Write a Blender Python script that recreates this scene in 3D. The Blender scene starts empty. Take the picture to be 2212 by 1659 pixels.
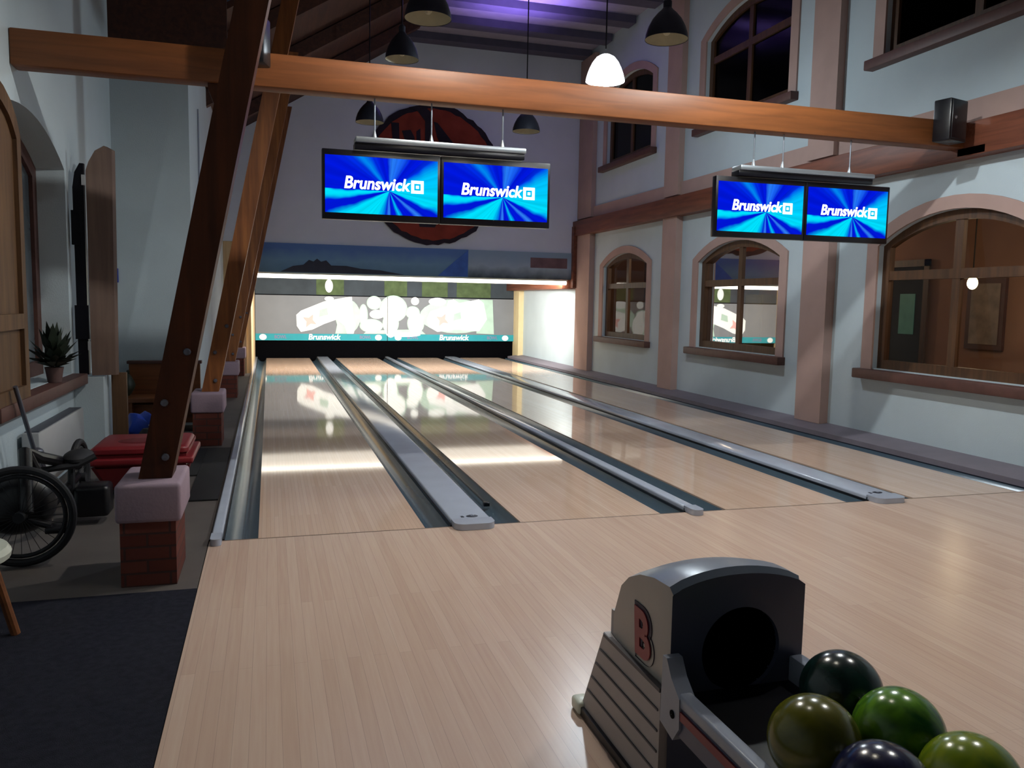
import bpy, bmesh, math, random
from mathutils import Vector, Matrix
random.seed(7)
PI = math.pi
COL = bpy.context.scene.collection
BASE = {}

# ------------------------------------------------------------------ materials
def srgb(h):
    if not isinstance(h, str): return h
    v = [int(h[i:i+2], 16)/255 for i in (0, 2, 4)]
    return tuple(x/12.92 if x <= .04045 else ((x+.055)/1.055)**2.4 for x in v)

def newmat(name):
    m = bpy.data.materials.new(name); m.use_nodes = True
    nt = m.node_tree; nt.nodes.clear()
    out = nt.nodes.new('ShaderNodeOutputMaterial')
    return m, nt, out

def N(nt, t, **kw):
    n = nt.nodes.new(t)
    for k, v in kw.items():
        if k in n.inputs: n.inputs[k].default_value = v
        else: setattr(n, k, v)
    return n

def principled(nt, out, col, rough, metal=0., spec=.5):
    p = N(nt, 'ShaderNodeBsdfPrincipled')
    p.inputs['Base Color'].default_value = (*srgb(col), 1)
    p.inputs['Roughness'].default_value = rough
    p.inputs['Metallic'].default_value = metal
    p.inputs['Specular IOR Level'].default_value = spec
    nt.links.new(p.outputs[0], out.inputs[0])
    return p

def mat(name, col, rough=.5, metal=0., spec=.5, var=.12, scale=6., bump=0., bscale=60., emit=None, es=0.):
    m, nt, out = newmat(name)
    p = principled(nt, out, col, rough, metal, spec)
    tc = N(nt, 'ShaderNodeTexCoord')
    if var > 0:
        nz = N(nt, 'ShaderNodeTexNoise', Scale=scale, Detail=4.)
        nt.links.new(tc.outputs['Object'], nz.inputs['Vector'])
        r = N(nt, 'ShaderNodeValToRGB')
        c = srgb(col)
        r.color_ramp.elements[0].position = .3; r.color_ramp.elements[1].position = .7
        r.color_ramp.elements[0].color = (*[x*(1-var) for x in c], 1)
        r.color_ramp.elements[1].color = (*[min(1, x*(1+var)) for x in c], 1)
        nt.links.new(nz.outputs[0], r.inputs[0]); nt.links.new(r.outputs[0], p.inputs['Base Color'])
    if bump > 0:
        nb = N(nt, 'ShaderNodeTexNoise', Scale=bscale, Detail=3.)
        nt.links.new(tc.outputs['Object'], nb.inputs['Vector'])
        b = N(nt, 'ShaderNodeBump', Strength=bump, Distance=.01)
        nt.links.new(nb.outputs[0], b.inputs['Height']); nt.links.new(b.outputs[0], p.inputs['Normal'])
    if emit:
        p.inputs['Emission Color'].default_value = (*srgb(emit), 1)
        p.inputs['Emission Strength'].default_value = es
    return m

def emis(name, col, s):
    m, nt, out = newmat(name)
    e = N(nt, 'ShaderNodeEmission'); e.inputs[0].default_value = (*srgb(col), 1); e.inputs[1].default_value = s
    nt.links.new(e.outputs[0], out.inputs[0])
    return m

def wood(name, c1, c2, axis='X', rough=.45, scale=5., stretch=14., spec=.4):
    m, nt, out = newmat(name)
    p = principled(nt, out, c1, rough, 0, spec)
    tc = N(nt, 'ShaderNodeTexCoord'); mp = N(nt, 'ShaderNodeMapping')
    s = [stretch]*3; s['XYZ'.index(axis)] = 1.
    mp.inputs['Scale'].default_value = s
    nz = N(nt, 'ShaderNodeTexNoise', Scale=scale/4, Detail=6., Distortion=.6)
    r = N(nt, 'ShaderNodeValToRGB')
    r.color_ramp.elements[0].position = .32; r.color_ramp.elements[1].position = .68
    r.color_ramp.elements[0].color = (*srgb(c1), 1); r.color_ramp.elements[1].color = (*srgb(c2), 1)
    L = nt.links.new
    L(tc.outputs['Object'], mp.inputs[0]); L(mp.outputs[0], nz.inputs['Vector'])
    L(nz.outputs[0], r.inputs[0]); L(r.outputs[0], p.inputs['Base Color'])
    b = N(nt, 'ShaderNodeBump', Strength=.08, Distance=.005)
    L(nz.outputs[0], b.inputs['Height']); L(b.outputs[0], p.inputs['Normal'])
    return m

def strips(name, c1, c2, rough, spec, w=.027, length=1.1, wave=.0, grain=.16):
    """Boards running along Y."""
    m, nt, out = newmat(name)
    p = principled(nt, out, c1, rough, 0, spec)
    L = nt.links.new
    tc = N(nt, 'ShaderNodeTexCoord')
    mp = N(nt, 'ShaderNodeMapping'); mp.inputs['Rotation'].default_value = (0, 0, PI/2)
    br = N(nt, 'ShaderNodeTexBrick', Scale=1., Bias=0.)
    br.inputs['Mortar Size'].default_value = .0006
    br.inputs['Brick Width'].default_value = length; br.inputs['Row Height'].default_value = w
    br.inputs['Color1'].default_value = (*srgb(c1), 1); br.inputs['Color2'].default_value = (*srgb(c2), 1)
    br.inputs['Mortar'].default_value = (*[x*.6 for x in srgb(c1)], 1)
    br.offset = .37; br.offset_frequency = 2
    L(tc.outputs['Object'], mp.inputs[0]); L(mp.outputs[0], br.inputs['Vector'])
    mp2 = N(nt, 'ShaderNodeMapping'); mp2.inputs['Scale'].default_value = (60, 2.2, 1)
    nz = N(nt, 'ShaderNodeTexNoise', Scale=1., Detail=5.)
    L(tc.outputs['Object'], mp2.inputs[0]); L(mp2.outputs[0], nz.inputs['Vector'])
    mx = N(nt, 'ShaderNodeMix'); mx.data_type = 'RGBA'; mx.blend_type = 'OVERLAY'
    mx.inputs[0].default_value = grain
    L(br.outputs[0], mx.inputs[6]); L(nz.outputs[0], mx.inputs[7])
    L(mx.outputs[2], p.inputs['Base Color'])
    if wave > 0:
        nw = N(nt, 'ShaderNodeTexNoise', Scale=5., Detail=2.)
        mp3 = N(nt, 'ShaderNodeMapping'); mp3.inputs['Scale'].default_value = (1.6, .5, 1)
        L(tc.outputs['Object'], mp3.inputs[0]); L(mp3.outputs[0], nw.inputs['Vector'])
        b = N(nt, 'ShaderNodeBump', Strength=wave, Distance=.01)
        L(nw.outputs[0], b.inputs['Height']); L(b.outputs[0], p.inputs['Normal'])
    return m

def brick(name, c1, c2, mortar):
    m, nt, out = newmat(name)
    p = principled(nt, out, c1, .85, 0, .2)
    L = nt.links.new
    tc = N(nt, 'ShaderNodeTexCoord')
    sx = N(nt, 'ShaderNodeSeparateXYZ'); L(tc.outputs['Object'], sx.inputs[0])
    ad = N(nt, 'ShaderNodeMath', operation='ADD'); L(sx.outputs[0], ad.inputs[0]); L(sx.outputs[1], ad.inputs[1])
    cb = N(nt, 'ShaderNodeCombineXYZ'); L(ad.outputs[0], cb.inputs[0]); L(sx.outputs[2], cb.inputs[1])
    br = N(nt, 'ShaderNodeTexBrick', Scale=1.)
    br.inputs['Mortar Size'].default_value = .006
    br.inputs['Brick Width'].default_value = .22; br.inputs['Row Height'].default_value = .07
    for k, c in (('Color1', c1), ('Color2', c2), ('Mortar', mortar)): br.inputs[k].default_value = (*srgb(c), 1)
    L(cb.outputs[0], br.inputs['Vector']); L(br.outputs[0], p.inputs['Base Color'])
    b = N(nt, 'ShaderNodeBump', Strength=.5, Distance=.01); b.invert = True
    L(br.outputs['Fac'], b.inputs['Height']); L(b.outputs[0], p.inputs['Normal'])
    return m

def glass(name, tint, boost=.0, rough=.015):
    m, nt, out = newmat(name)
    L = nt.links.new
    tr = N(nt, 'ShaderNodeBsdfTransparent'); tr.inputs[0].default_value = (*srgb(tint), 1)
    gl = N(nt, 'ShaderNodeBsdfGlossy'); gl.inputs['Roughness'].default_value = rough
    fr = N(nt, 'ShaderNodeFresnel'); fr.inputs[0].default_value = 1.5
    ma = N(nt, 'ShaderNodeMath', operation='MULTIPLY_ADD'); ma.inputs[1].default_value = .8; ma.inputs[2].default_value = boost
    ma.use_clamp = True
    L(fr.outputs[0], ma.inputs[0])
    mx = N(nt, 'ShaderNodeMixShader')
    L(ma.outputs[0], mx.inputs[0]); L(tr.outputs[0], mx.inputs[1]); L(gl.outputs[0], mx.inputs[2]); L(mx.outputs[0], out.inputs[0])
    return m

def screen_mat(name):
    """Blue light-burst picture: colour by angle round the centre of the local XZ plane."""
    m, nt, out = newmat(name)
    L = nt.links.new
    tc = N(nt, 'ShaderNodeTexCoord')
    mp = N(nt, 'ShaderNodeMapping'); mp.inputs['Rotation'].default_value = (-PI/2, 0, 0)
    L(tc.outputs['Object'], mp.inputs[0])
    sx = N(nt, 'ShaderNodeSeparateXYZ'); L(tc.outputs['Object'], sx.inputs[0])
    cb = N(nt, 'ShaderNodeCombineXYZ')
    L(sx.outputs[0], cb.inputs[0]); L(sx.outputs[2], cb.inputs[1])
    nz = N(nt, 'ShaderNodeTexNoise', Scale=5., Detail=2.); L(cb.outputs[0], nz.inputs['Vector'])
    g = N(nt, 'ShaderNodeTexGradient', gradient_type='RADIAL')
    L(cb.outputs[0], g.inputs[0])
    a = N(nt, 'ShaderNodeMath', operation='MULTIPLY_ADD'); a.inputs[1].default_value = .03; L(nz.outputs[0], a.inputs[0]); 
    sb = N(nt, 'ShaderNodeMath', operation='SUBTRACT'); sb.inputs[1].default_value = .015
    L(g.outputs['Fac'], a.inputs[2]); L(a.outputs[0], sb.inputs[0])
    r = N(nt, 'ShaderNodeValToRGB'); cr = r.color_ramp
    B0, B1, C0, C1 = (0, .008, .68), (0, .03, .78), (0, .72, .95), (.03, .22, .85)
    st = [(0, B0), (.006, C0), (.018, C0), (.03, B0), (.055, B0), (.075, C0), (.17, C0), (.205, (0, .25, .8)), (.225, B0), (.25, C1), (.265, B0),
          (.295, B0), (.315, (0, .55, .95)), (.335, B0), (.375, B0), (.395, C1), (.41, B0), (.435, B0), (.455, C0), (.565, (0, .5, .95)), (.60, B1), (.62, B0),
          (.655, B0), (.69, (.01, .12, .85)), (.735, (.02, .2, .9)), (.76, B0), (.80, B0), (.83, B1), (.86, (0, .25, .85)), (.885, B1), (.92, B0), (1, B0)]
    cr.elements[0].position = 0; cr.elements[0].color = (*st[0][1], 1)
    cr.elements[1].position = 1; cr.elements[1].color = (*st[-1][1], 1)
    for pos, c in st[1:-1]:
        e = cr.elements.new(pos); e.color = (*c, 1)
    L(sb.outputs[0], r.inputs[0])
    # fine streaks
    sc = N(nt, 'ShaderNodeMath', operation='MULTIPLY'); sc.inputs[1].default_value = 55.; L(g.outputs['Fac'], sc.inputs[0])
    n1 = N(nt, 'ShaderNodeTexNoise', Scale=1., Detail=2.); n1.noise_dimensions = '1D'; L(sc.outputs[0], n1.inputs['W'])
    mr = N(nt, 'ShaderNodeMapRange'); mr.inputs['From Min'].default_value = .3; mr.inputs['From Max'].default_value = .7
    mr.inputs['To Min'].default_value = .88; mr.inputs['To Max'].default_value = 1.12; L(n1.outputs[0], mr.inputs[0])
    e = N(nt, 'ShaderNodeEmission'); L(r.outputs[0], e.inputs[0]); L(mr.outputs[0], e.inputs[1])
    L(e.outputs[0], out.inputs[0])
    return m

M = dict(
    white=mat('plaster_white', 'bccacf', .8, var=.04, scale=1.5, bump=.15, bscale=90, spec=.2),
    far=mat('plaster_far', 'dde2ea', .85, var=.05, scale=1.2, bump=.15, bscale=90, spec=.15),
    pink=mat('plaster_pink', 'ae948b', .8, var=.05, scale=3, spec=.2),
    beam=wood('beam_wood', '6a3d1e', '854f28', 'X', .5),
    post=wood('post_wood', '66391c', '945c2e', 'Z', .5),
    postshade=wood('post_wood_shaded', '2e170c', '472412', 'Z', .55, spec=.2),  # post timber with shade put into its colour, for nearest post and brace
    rail=wood('rail_wood', '5a3020', '7a4630', 'Y', .5),
    frame=wood('frame_wood', '3f2a1a', '5a3d26', 'Z', .5),
    sill=mat('sill_wood', '553730', .55, var=.15, scale=12),
    roof=wood('roof_wood', '38201a', '4c2c20', 'Y', .7),
    joist=mat('joist_paint', '555264', .8, var=.1),
    ceil=mat('ceiling_paint', 'a09caa', .9, var=.06, spec=.1),
    approach=strips('approach_boards', 'd6bba7', 'cdb09c', .26, .4, w=.055, length=1.9),
    lane=strips('lane_boards', 'e2c6b0', 'd8baa2', .05, .5, w=.027, length=1.4, wave=.004, grain=.08),
    tile=mat('aisle_floor', '544e4a', .6, var=.1, scale=4),
    carpet=mat('carpet_dark', '23242e', .95, var=.25, scale=30, bump=.6, bscale=300, spec=.1),
    rubber=mat('black_mat', '0c0c10', .8, var=.2, scale=20),
    gutter=mat('gutter_grey', '485a66', .22, var=.06, scale=3, spec=.6),
    cap=mat('cap_grey', 'b2bac8', .13, var=.05, scale=4, spec=.5),
    ledge=mat('ledge_mauve', '777079', .6, var=.08, scale=4),
    black=mat('black_plastic', '0b0b10', .35, var=.1),
    bezel=mat('bezel_black', '07070f', .3, var=0),
    pit=mat('pit_black', '010103', .8, var=.3, scale=3, spec=.05),
    alu=mat('aluminium', 'a9b0b4', .35, .7, var=.05),
    wire=mat('steel_wire', '8a9098', .4, .8, var=0),
    lampshade=mat('shade_dark', '2b2f3a', .45, .3, var=.08),
    lampin=mat('shade_inside', 'c9c2a4', .5, var=.1),
    lamplit=mat('shade_lit', 'ffffff', .4, var=0, emit='f0f6ff', es=11.),
    bulb=mat('bulb', 'd9d2b0', .3, var=0),
    bulblit=emis('bulb_lit', 'ffffff', 30.),
    tube=emis('tube_light', 'fff6e6', 5.),
    mask=mat('mask_grey', '7c8084', .6, var=.05, scale=2, spec=.2),
    maskdark=mat('mask_upper', '3a4248', .7, var=.2, scale=2, spec=.2),
    mwhite=mat('mask_white', 'f4faf8', .6, var=0, spec=.2),
    mgreen=mat('mask_pale_green', 'b4d0c0', .6, var=.08, scale=4, spec=.2),
    mgreen2=mat('mask_dull_green', '4c5c3c', .7, var=.2, scale=6, spec=.2),
    mpink=mat('mask_red', 'efb6b0', .6, var=0, spec=.2),
    teal=mat('mask_teal', '2f95a0', .5, var=.05, spec=.2),
    mauvetxt=mat('mask_mauve', '7a7a98', .6, var=0),
    orange=mat('sign_orange', '8a3b2c', .75, var=.25, scale=2.5, spec=.15),
    lit_soffit=emis('tube_lit_soffit', 'fff4e2', 1.9),  # white soffit behind the tube; the light it catches is put in as emission
    bark=mat('sign_bark', '231a26', .85, var=.2),
    sky1=None, panelw=wood('side_panel_wood', 'c9a878', 'dcc298', 'Z', .6),
    glass=glass('window_glass', 'f0f0ea', .0),
    glassdark=glass('window_glass_upper', '8a8f98', -.04, .12),
    leftpane=mat('pane_reflection_grey', '5a646a', .2, var=.12, scale=3),  # opaque left pane with a grey reflection put into its colour
    room=mat('room_brown', '96705c', .8, var=.1, scale=2, spec=.2),
    roomfloor=mat('room_floor', '5a4638', .5, var=.15),
    night=mat('night_wall', '16181e', .9, var=.2),
    brick=brick('pier_brick', '5c2f28', '6a3a30', '4a3430'),
    capst=mat('pier_cap', '94808c', .75, var=.06, scale=6, bump=.2, bscale=50),
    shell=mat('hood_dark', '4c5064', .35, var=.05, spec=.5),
    shelltop=mat('hood_top', '7a8492', .28, var=.05, spec=.5),
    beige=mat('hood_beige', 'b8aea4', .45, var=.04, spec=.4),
    ridge=mat('hood_cover', 'a59d9a', .45, var=.04, spec=.4),
    groove=mat('hood_groove', '5a5658', .6, var=0),
    red=mat('red_stripe', '7c2a32', .4, var=.08),
    logored=mat('logo_red', '8e2f38', .4, var=.1),
    logodark=mat('logo_dark', '2c2438', .5, var=0),
    railgrey=mat('rail_grey', '8d93a0', .3, var=.05),
    hole=mat('hole_black', '020205', .8, var=0, spec=.1),
    whitep=mat('white_plastic', 'd8dccb', .3, var=.03),
    redbox=mat('red_plastic', '781b22', .4, var=.1, scale=4),
    radiator=mat('radiator_enamel', 'a9abac', .4, var=.03),
    broom=mat('grey_metal', '5c5e68', .4, .4, var=.05),
    blue=mat('blue_plastic', '1f3fa0', .35, var=.15),
    blueg=mat('blue_grey_plastic', '6a8294', .4, var=.1),
    leaf=mat('leaf_green', '1d2a1c', .6, var=.3, scale=20),
    potm=mat('pot_brown', '5a4440', .7, var=.1),
    tyre=mat('tyre_rubber', '14151a', .7, var=.2),
    chrome=mat('chrome', '9aa0a8', .2, .9, var=0),
    bench=wood('bench_wood', '6b3f22', '87522c', 'X', .5),
    shutter=wood('shutter_wood', '49321f', '664a2e', 'Z', .6),
    shutter2=wood('shutter_wood_grey', '5c4a42', '6c584c', 'Z', .6),
    txtwhite=emis('screen_letters', 'ffffff', 1.6),
    txtblue=emis('screen_icon', '6fb8ff', 1.0),
    txtw=mat('strip_letters', 'ffffff', .5, var=0),
    txtd=mat('dark_letters', '2c2f3a', .5, var=0),
    lampwarm=emis('warm_bulb', 'ffe9b0', 14.),
)

# ------------------------------------------------------------------ mesh helpers
def box(bm, a, b, bev=0., seg=2):
    x0, x1 = sorted((a[0], b[0])); y0, y1 = sorted((a[1], b[1])); z0, z1 = sorted((a[2], b[2]))
    t = bmesh.new()
    bmesh.ops.create_cube(t, size=1)
    for v in t.verts:
        v.co = Vector(((x0+x1)/2+v.co.x*(x1-x0), (y0+y1)/2+v.co.y*(y1-y0), (z0+z1)/2+v.co.z*(z1-z0)))
    if bev > 0:
        bmesh.ops.bevel(t, geom=t.edges[:], offset=bev, segments=seg, profile=.5, affect='EDGES')
    join(bm, t)
    return bm

def join(bm, t):
    vm = {}
    for v in t.verts: vm[v] = bm.verts.new(v.co)
    for f in t.faces:
        try: bm.faces.new([vm[v] for v in f.verts])
        except ValueError: pass
    t.free()

def frame_of(d):
    d = d.normalized()
    u = Vector((0, 0, 1)) if abs(d.z) < .95 else Vector((1, 0, 0))
    s = d.cross(u).normalized(); return s, s.cross(d).normalized()

def tube(bm, pts, r, n=10, cap=True):
    pts = [Vector(p) for p in pts]; rings = []
    rr = r if isinstance(r, (list, tuple)) else [r]*len(pts)
    s = None
    for i, p in enumerate(pts):
        d = (pts[min(i+1, len(pts)-1)]-pts[max(i-1, 0)])
        s, u = frame_of(d)
        rings.append([bm.verts.new(p+(s*math.cos(2*PI*k/n)+u*math.sin(2*PI*k/n))*rr[i]) for k in range(n)])
    for a, b in zip(rings, rings[1:]):
        for k in range(n): bm.faces.new((a[k], a[(k+1) % n], b[(k+1) % n], b[k]))
    if cap:
        bm.faces.new(rings[0][::-1]); bm.faces.new(rings[-1])
    return bm

def bar(bm, p0, p1, wx, wy):
    """Square timber from p0 to p1; ends cut level."""
    p0, p1 = Vector(p0), Vector(p1)
    v = []
    for p in (p0, p1):
        v.append([bm.verts.new(p+Vector((sx*wx/2, sy*wy/2, 0))) for sx, sy in ((-1, -1), (1, -1), (1, 1), (-1, 1))])
    for k in range(4): bm.faces.new((v[0][k], v[0][(k+1) % 4], v[1][(k+1) % 4], v[1][k]))
    bm.faces.new(v[0][::-1]); bm.faces.new(v[1])
    return bm

def lathe(bm, prof, c, n=28, axis='Z'):
    c = Vector(c); rings = []
    for r, h in prof:
        rg = []
        for k in range(n):
            a = 2*PI*k/n
            q = Vector((r*math.cos(a), r*math.sin(a), h))
            if axis == 'Y': q = Vector((q.x, q.z, q.y))
            if axis == 'X': q = Vector((q.z, q.x, q.y))
            rg.append(bm.verts.new(c+q))
        rings.append(rg)
    for a, b in zip(rings, rings[1:]):
        for k in range(n): bm.faces.new((a[k], a[(k+1) % n], b[(k+1) % n], b[k]))
    return bm

def torus(bm, c, R, r, axis='Y', n=48, m=10):
    c = Vector(c); rings = []
    for i in range(n):
        a = 2*PI*i/n; rg = []
        for j in range(m):
            b = 2*PI*j/m
            q = Vector(((R+r*math.cos(b))*math.cos(a), r*math.sin(b), (R+r*math.cos(b))*math.sin(a)))
            if axis == 'X': q = Vector((q.y, q.x, q.z))
            if axis == 'Z': q = Vector((q.x, q.z, q.y))
            rg.append(bm.verts.new(c+q))
        rings.append(rg)
    for i in range(n):
        a, b = rings[i], rings[(i+1) % n]
        for j in range(m): bm.faces.new((a[j], a[(j+1) % m], b[(j+1) % m], b[j]))
    return bm

def poly(bm, pts, thick=None):
    """Flat polygon from 3D points; thick = offset vector to extrude."""
    a = [bm.verts.new(p) for p in pts]
    bm.faces.new(a)
    if thick is not None:
        t = Vector(thick)
        b = [bm.verts.new(Vector(p)+t) for p in pts]
        bm.faces.new(b[::-1])
        for k in range(len(a)): bm.faces.new((a[k], a[(k+1) % len(a)], b[(k+1) % len(a)], b[k]))
    return bm

def ring(bm, outer, inner, t, closed=False):
    """Strip between two matching outlines (3D points), extruded by vector t."""
    t = Vector(t); n = len(outer)
    A = [[bm.verts.new(Vector(p)+d) for p in L] for d in (Vector(), t) for L in (outer, inner)]
    o0, i0, o1, i1 = A
    rg = range(n if closed else n-1)
    for k in rg:
        j = (k+1) % n
        bm.faces.new((o0[k], o0[j], i0[j], i0[k])); bm.faces.new((o1[k], i1[k], i1[j], o1[j]))
        bm.faces.new((o0[k], o1[k], o1[j], o0[j])); bm.faces.new((i0[k], i0[j], i1[j], i1[k]))
    if not closed:
        bm.faces.new((o0[0], i0[0], i1[0], o1[0])); bm.faces.new((o0[-1], o1[-1], i1[-1], i0[-1]))
    return bm

def sphere(bm, c, r, seg=36, sc=(1, 1, 1)):
    bmesh.ops.create_uvsphere(bm, u_segments=seg, v_segments=seg//2, radius=1,
        matrix=Matrix.Translation(c) @ Matrix.Diagonal((r*sc[0], r*sc[1], r*sc[2], 1)))
    return bm

def B(): return bmesh.new()

def link(name, bm, m, parent=None, base=(0, 0, 0), angle=35):
    if parent is not None: base = BASE[parent.name]
    base = Vector(base)
    bmesh.ops.recalc_face_normals(bm, faces=bm.faces[:])
    if base.length: bmesh.ops.translate(bm, verts=bm.verts[:], vec=-base)
    me = bpy.data.meshes.new(name); bm.to_mesh(me); bm.free()
    me.shade_smooth(); me.set_sharp_from_angle(angle=math.radians(angle))
    o = bpy.data.objects.new(name, me); COL.objects.link(o)
    me.materials.append(M[m] if isinstance(m, str) else m)
    if parent is not None: o.parent = parent
    else: o.location = base
    BASE[o.name] = base
    return o

def tag(o, label=None, cat=None, group=None, kind=None):
    if label: o['label'] = label
    if cat: o['category'] = cat
    if group: o['group'] = group
    if kind: o['kind'] = kind
    return o

def thing(name, label, cat, loc, group=None):
    o = bpy.data.objects.new(name, None); COL.objects.link(o); o.location = loc
    o.empty_display_size = .1
    BASE[o.name] = Vector(loc)
    return tag(o, label, cat, group)

def struct(name, bm, m, parent=None, **k):
    o = link(name, bm, m, parent, **k)
    if parent is None: o['kind'] = 'structure'
    return o

def copy_tree(o, parent=None):
    c = o.copy(); COL.objects.link(c)
    if parent is not None: c.parent = parent
    BASE[c.name] = BASE[o.name]
    for ch in list(o.children): copy_tree(ch, c)
    return c

def text(name, body, m, parent, loc, size, rot, shear=0., bold=0., ext=.002, width=None, align='CENTER'):
    cu = bpy.data.curves.new(name, 'FONT'); cu.body = body; cu.size = size; cu.shear = shear
    cu.offset = bold; cu.extrude = ext; cu.align_x = align; cu.align_y = 'CENTER'
    o = bpy.data.objects.new(name, cu); COL.objects.link(o)
    cu.materials.append(M[m])
    if parent is not None:
        o.parent = parent; o.location = Vector(loc)-BASE[parent.name]
    else: o.location = loc
    o.rotation_euler = rot
    bpy.context.view_layer.update()
    if width: o.scale.x = width/max(o.dimensions.x, 1e-4)
    me = bpy.data.meshes.new_from_object(o.evaluated_get(bpy.context.evaluated_depsgraph_get()))
    c = bpy.data.objects.new(name, me); COL.objects.link(c)
    me.materials.clear(); me.materials.append(M[m])
    c.parent = o.parent; c.location = o.location; c.rotation_euler = o.rotation_euler; c.scale = o.scale
    bpy.data.objects.remove(o); bpy.data.curves.remove(cu)
    return c

def arch(y0, y1, z0, zs, za, n=14):
    """Outline: bottom-left, up, segmental arch over, down: list of (a, z)."""
    w = (y1-y0)/2; h = za-zs; R = (w*w+h*h)/(2*h); cy = (y0+y1)/2; cz = za-R
    a0 = math.asin(w/R); pts = [(y0, z0)]
    for k in range(n+1):
        a = -a0+2*a0*k/n
        pts.append((cy+R*math.sin(a), cz+R*math.cos(a)))
    pts.append((y1, z0))
    return pts

def wall_holes(name, outer, holes, conv, depth, m):
    """Wall face in a plane with cut openings and reveals. conv maps (a, z) to 3D, depth = reveal vector."""
    bm = B(); d = Vector(depth); es = []
    loops = []
    for L in [outer]+holes:
        vs = [bm.verts.new(conv(*p)) for p in L]
        loops.append(vs)
        for k in range(len(vs)): es.append(bm.edges.new((vs[k], vs[(k+1) % len(vs)])))
    bmesh.ops.triangle_fill(bm, use_beauty=True, use_dissolve=False, edges=es)
    for vs in loops[1:]:
        bs = [bm.verts.new(v.co+d) for v in vs]
        for k in range(len(vs)):
            j = (k+1) % len(vs)
            bm.faces.new((vs[k], vs[j], bs[j], bs[k]))
    return struct(name, bm, m)

# ------------------------------------------------------------------ camera
CAM = (0.08206, -5.28907, 1.50949); YAW, PIT, ROL, FPX = 0.28897, 0.098835, 0.018035, 1766.98
cy, sy, cp, sp = math.cos(YAW), math.sin(YAW), math.cos(PIT), math.sin(PIT)
fw = Vector((sy*cp, cy*cp, -sp)); rt = Vector((cy, -sy, 0)); up = rt.cross(fw)
c_, s_ = math.cos(ROL), math.sin(ROL)
r2 = rt*c_+up*s_; u2 = up*c_-rt*s_
cam = bpy.data.cameras.new('camera'); co = bpy.data.objects.new('camera', cam); COL.objects.link(co)
cam.sensor_width = 36; cam.sensor_fit = 'HORIZONTAL'; cam.lens = 36*FPX/2212; cam.clip_end = 200; cam.clip_start = .05
mw = Matrix.Identity(4)
for i in range(3):
    mw[i][0] = r2[i]; mw[i][1] = u2[i]; mw[i][2] = -fw[i]; mw[i][3] = CAM[i]
co.matrix_world = mw
bpy.context.scene.camera = co
sc = bpy.context.scene
sc.view_settings.view_transform = 'Standard'; sc.view_settings.look = 'None'
sc.view_settings.exposure = 0; sc.view_settings.gamma = 1
w = bpy.data.worlds.new('world'); sc.world = w; w.use_nodes = True
w.node_tree.nodes['Background'].inputs[0].default_value = (.55, .65, 1, 1)
w.node_tree.nodes['Background'].inputs[1].default_value = .012

# ------------------------------------------------------------------ room shell
XR, XL = 6.7, -1.6
YF, YP, YE = 11.9, 16.5, 5.0     # masking wall, pit mask, end wall of the aisle
ZC = 6.85
fb = B(); box(fb, (-.29, -7.5, -.12), (XR, -.012, 0)); struct('floor', fb, 'approach')
fb = B(); box(fb, (XL-.6, -.87, -.12), (-.295, YP, 0)); struct('floor_aisle', fb, 'tile')
fb = B(); box(fb, (-.3, -.01, -.25), (XR, YP+.6, -.12)); struct('floor_slab', fb, 'pit')
fb = B(); box(fb, (XL-.6, -7.5, -.12), (-.294, -.874, .004)); tag(link('carpet', fb, 'carpet'), 'dark blue-black carpet left of the boarded approach', 'carpet', kind='structure')

# right wall with six windows
conv = lambda a, z: Vector((XR, a, z))
WIN = [  # y0 y1 z0 spring apex, lower?
    (8.43, 10.48, .86, 2.27, 2.51, True), (4.36, 6.57, .86, 2.21, 2.49, True), (.42, 2.50, .84, 2.22, 2.53, True),
    (8.43, 10.48, 4.32, 5.62, 5.90, False), (4.36, 6.57, 4.32, 5.62, 5.92, False), (.22, 2.60, 4.32, 5.62, 5.95, False)]
wall_holes('wall_right', [(-7.5, 0), (YP+.6, 0), (YP+.6, ZC), (-7.5, ZC)], [arch(*w_[:5]) for w_ in WIN], conv, (.16, 0, 0), 'white')
for i, (y0, y1, z0, zs, za, low) in enumerate(WIN):
    t = thing('window_%d' % (i+1), None, None, (XR, (y0+y1)/2, z0)); t['kind'] = 'structure'
    P3 = lambda L, x: [Vector((x, a, z)) for a, z in L]
    sw = .17
    b = B(); ring(b, P3(arch(y0-sw, y1+sw, z0-.02, zs+.05, za+sw*.8), XR-.025), P3(arch(y0, y1, z0-.02, zs, za), XR-.025), (.024, 0, 0))
    link('surround', b, 'pink', t)
    fwd = .1
    b = B(); ring(b, P3(arch(y0, y1, z0, zs, za), XR+.06), P3(arch(y0+fwd, y1-fwd, z0+fwd, zs-.02, za-fwd), XR+.06), (.07, 0, 0), closed=True)
    link('window_frame', b, 'frame', t)
    ym = (y0+y1)/2; zt = z0+(za-z0)*.62
    b = B(); box(b, (XR+.07, ym-.05, z0+.05), (XR+.12, ym+.05, za-.05)); link('mullion', b, 'frame', t)
    b = B(); box(b, (XR+.065, y0+.05, zt-.05), (XR+.125, y1-.05, zt+.05)); link('transom', b, 'frame', t)
    b = B(); poly(b, [p+Vector(((p.y-(y0+y1)/2)*(.034 if low and i < 2 else 0), 0, 0)) for p in P3(arch(y0+.07, y1-.07, z0+.07, zs-.015, za-.07), XR+.098)]); link('pane', b, 'glass' if low else 'glassdark', t)
    b = B(); box(b, (XR-.12, y0-.2, z0-.12), (XR+.06, y1+.2, z0-.01), .012); link('sill', b, 'sill', t)

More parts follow.
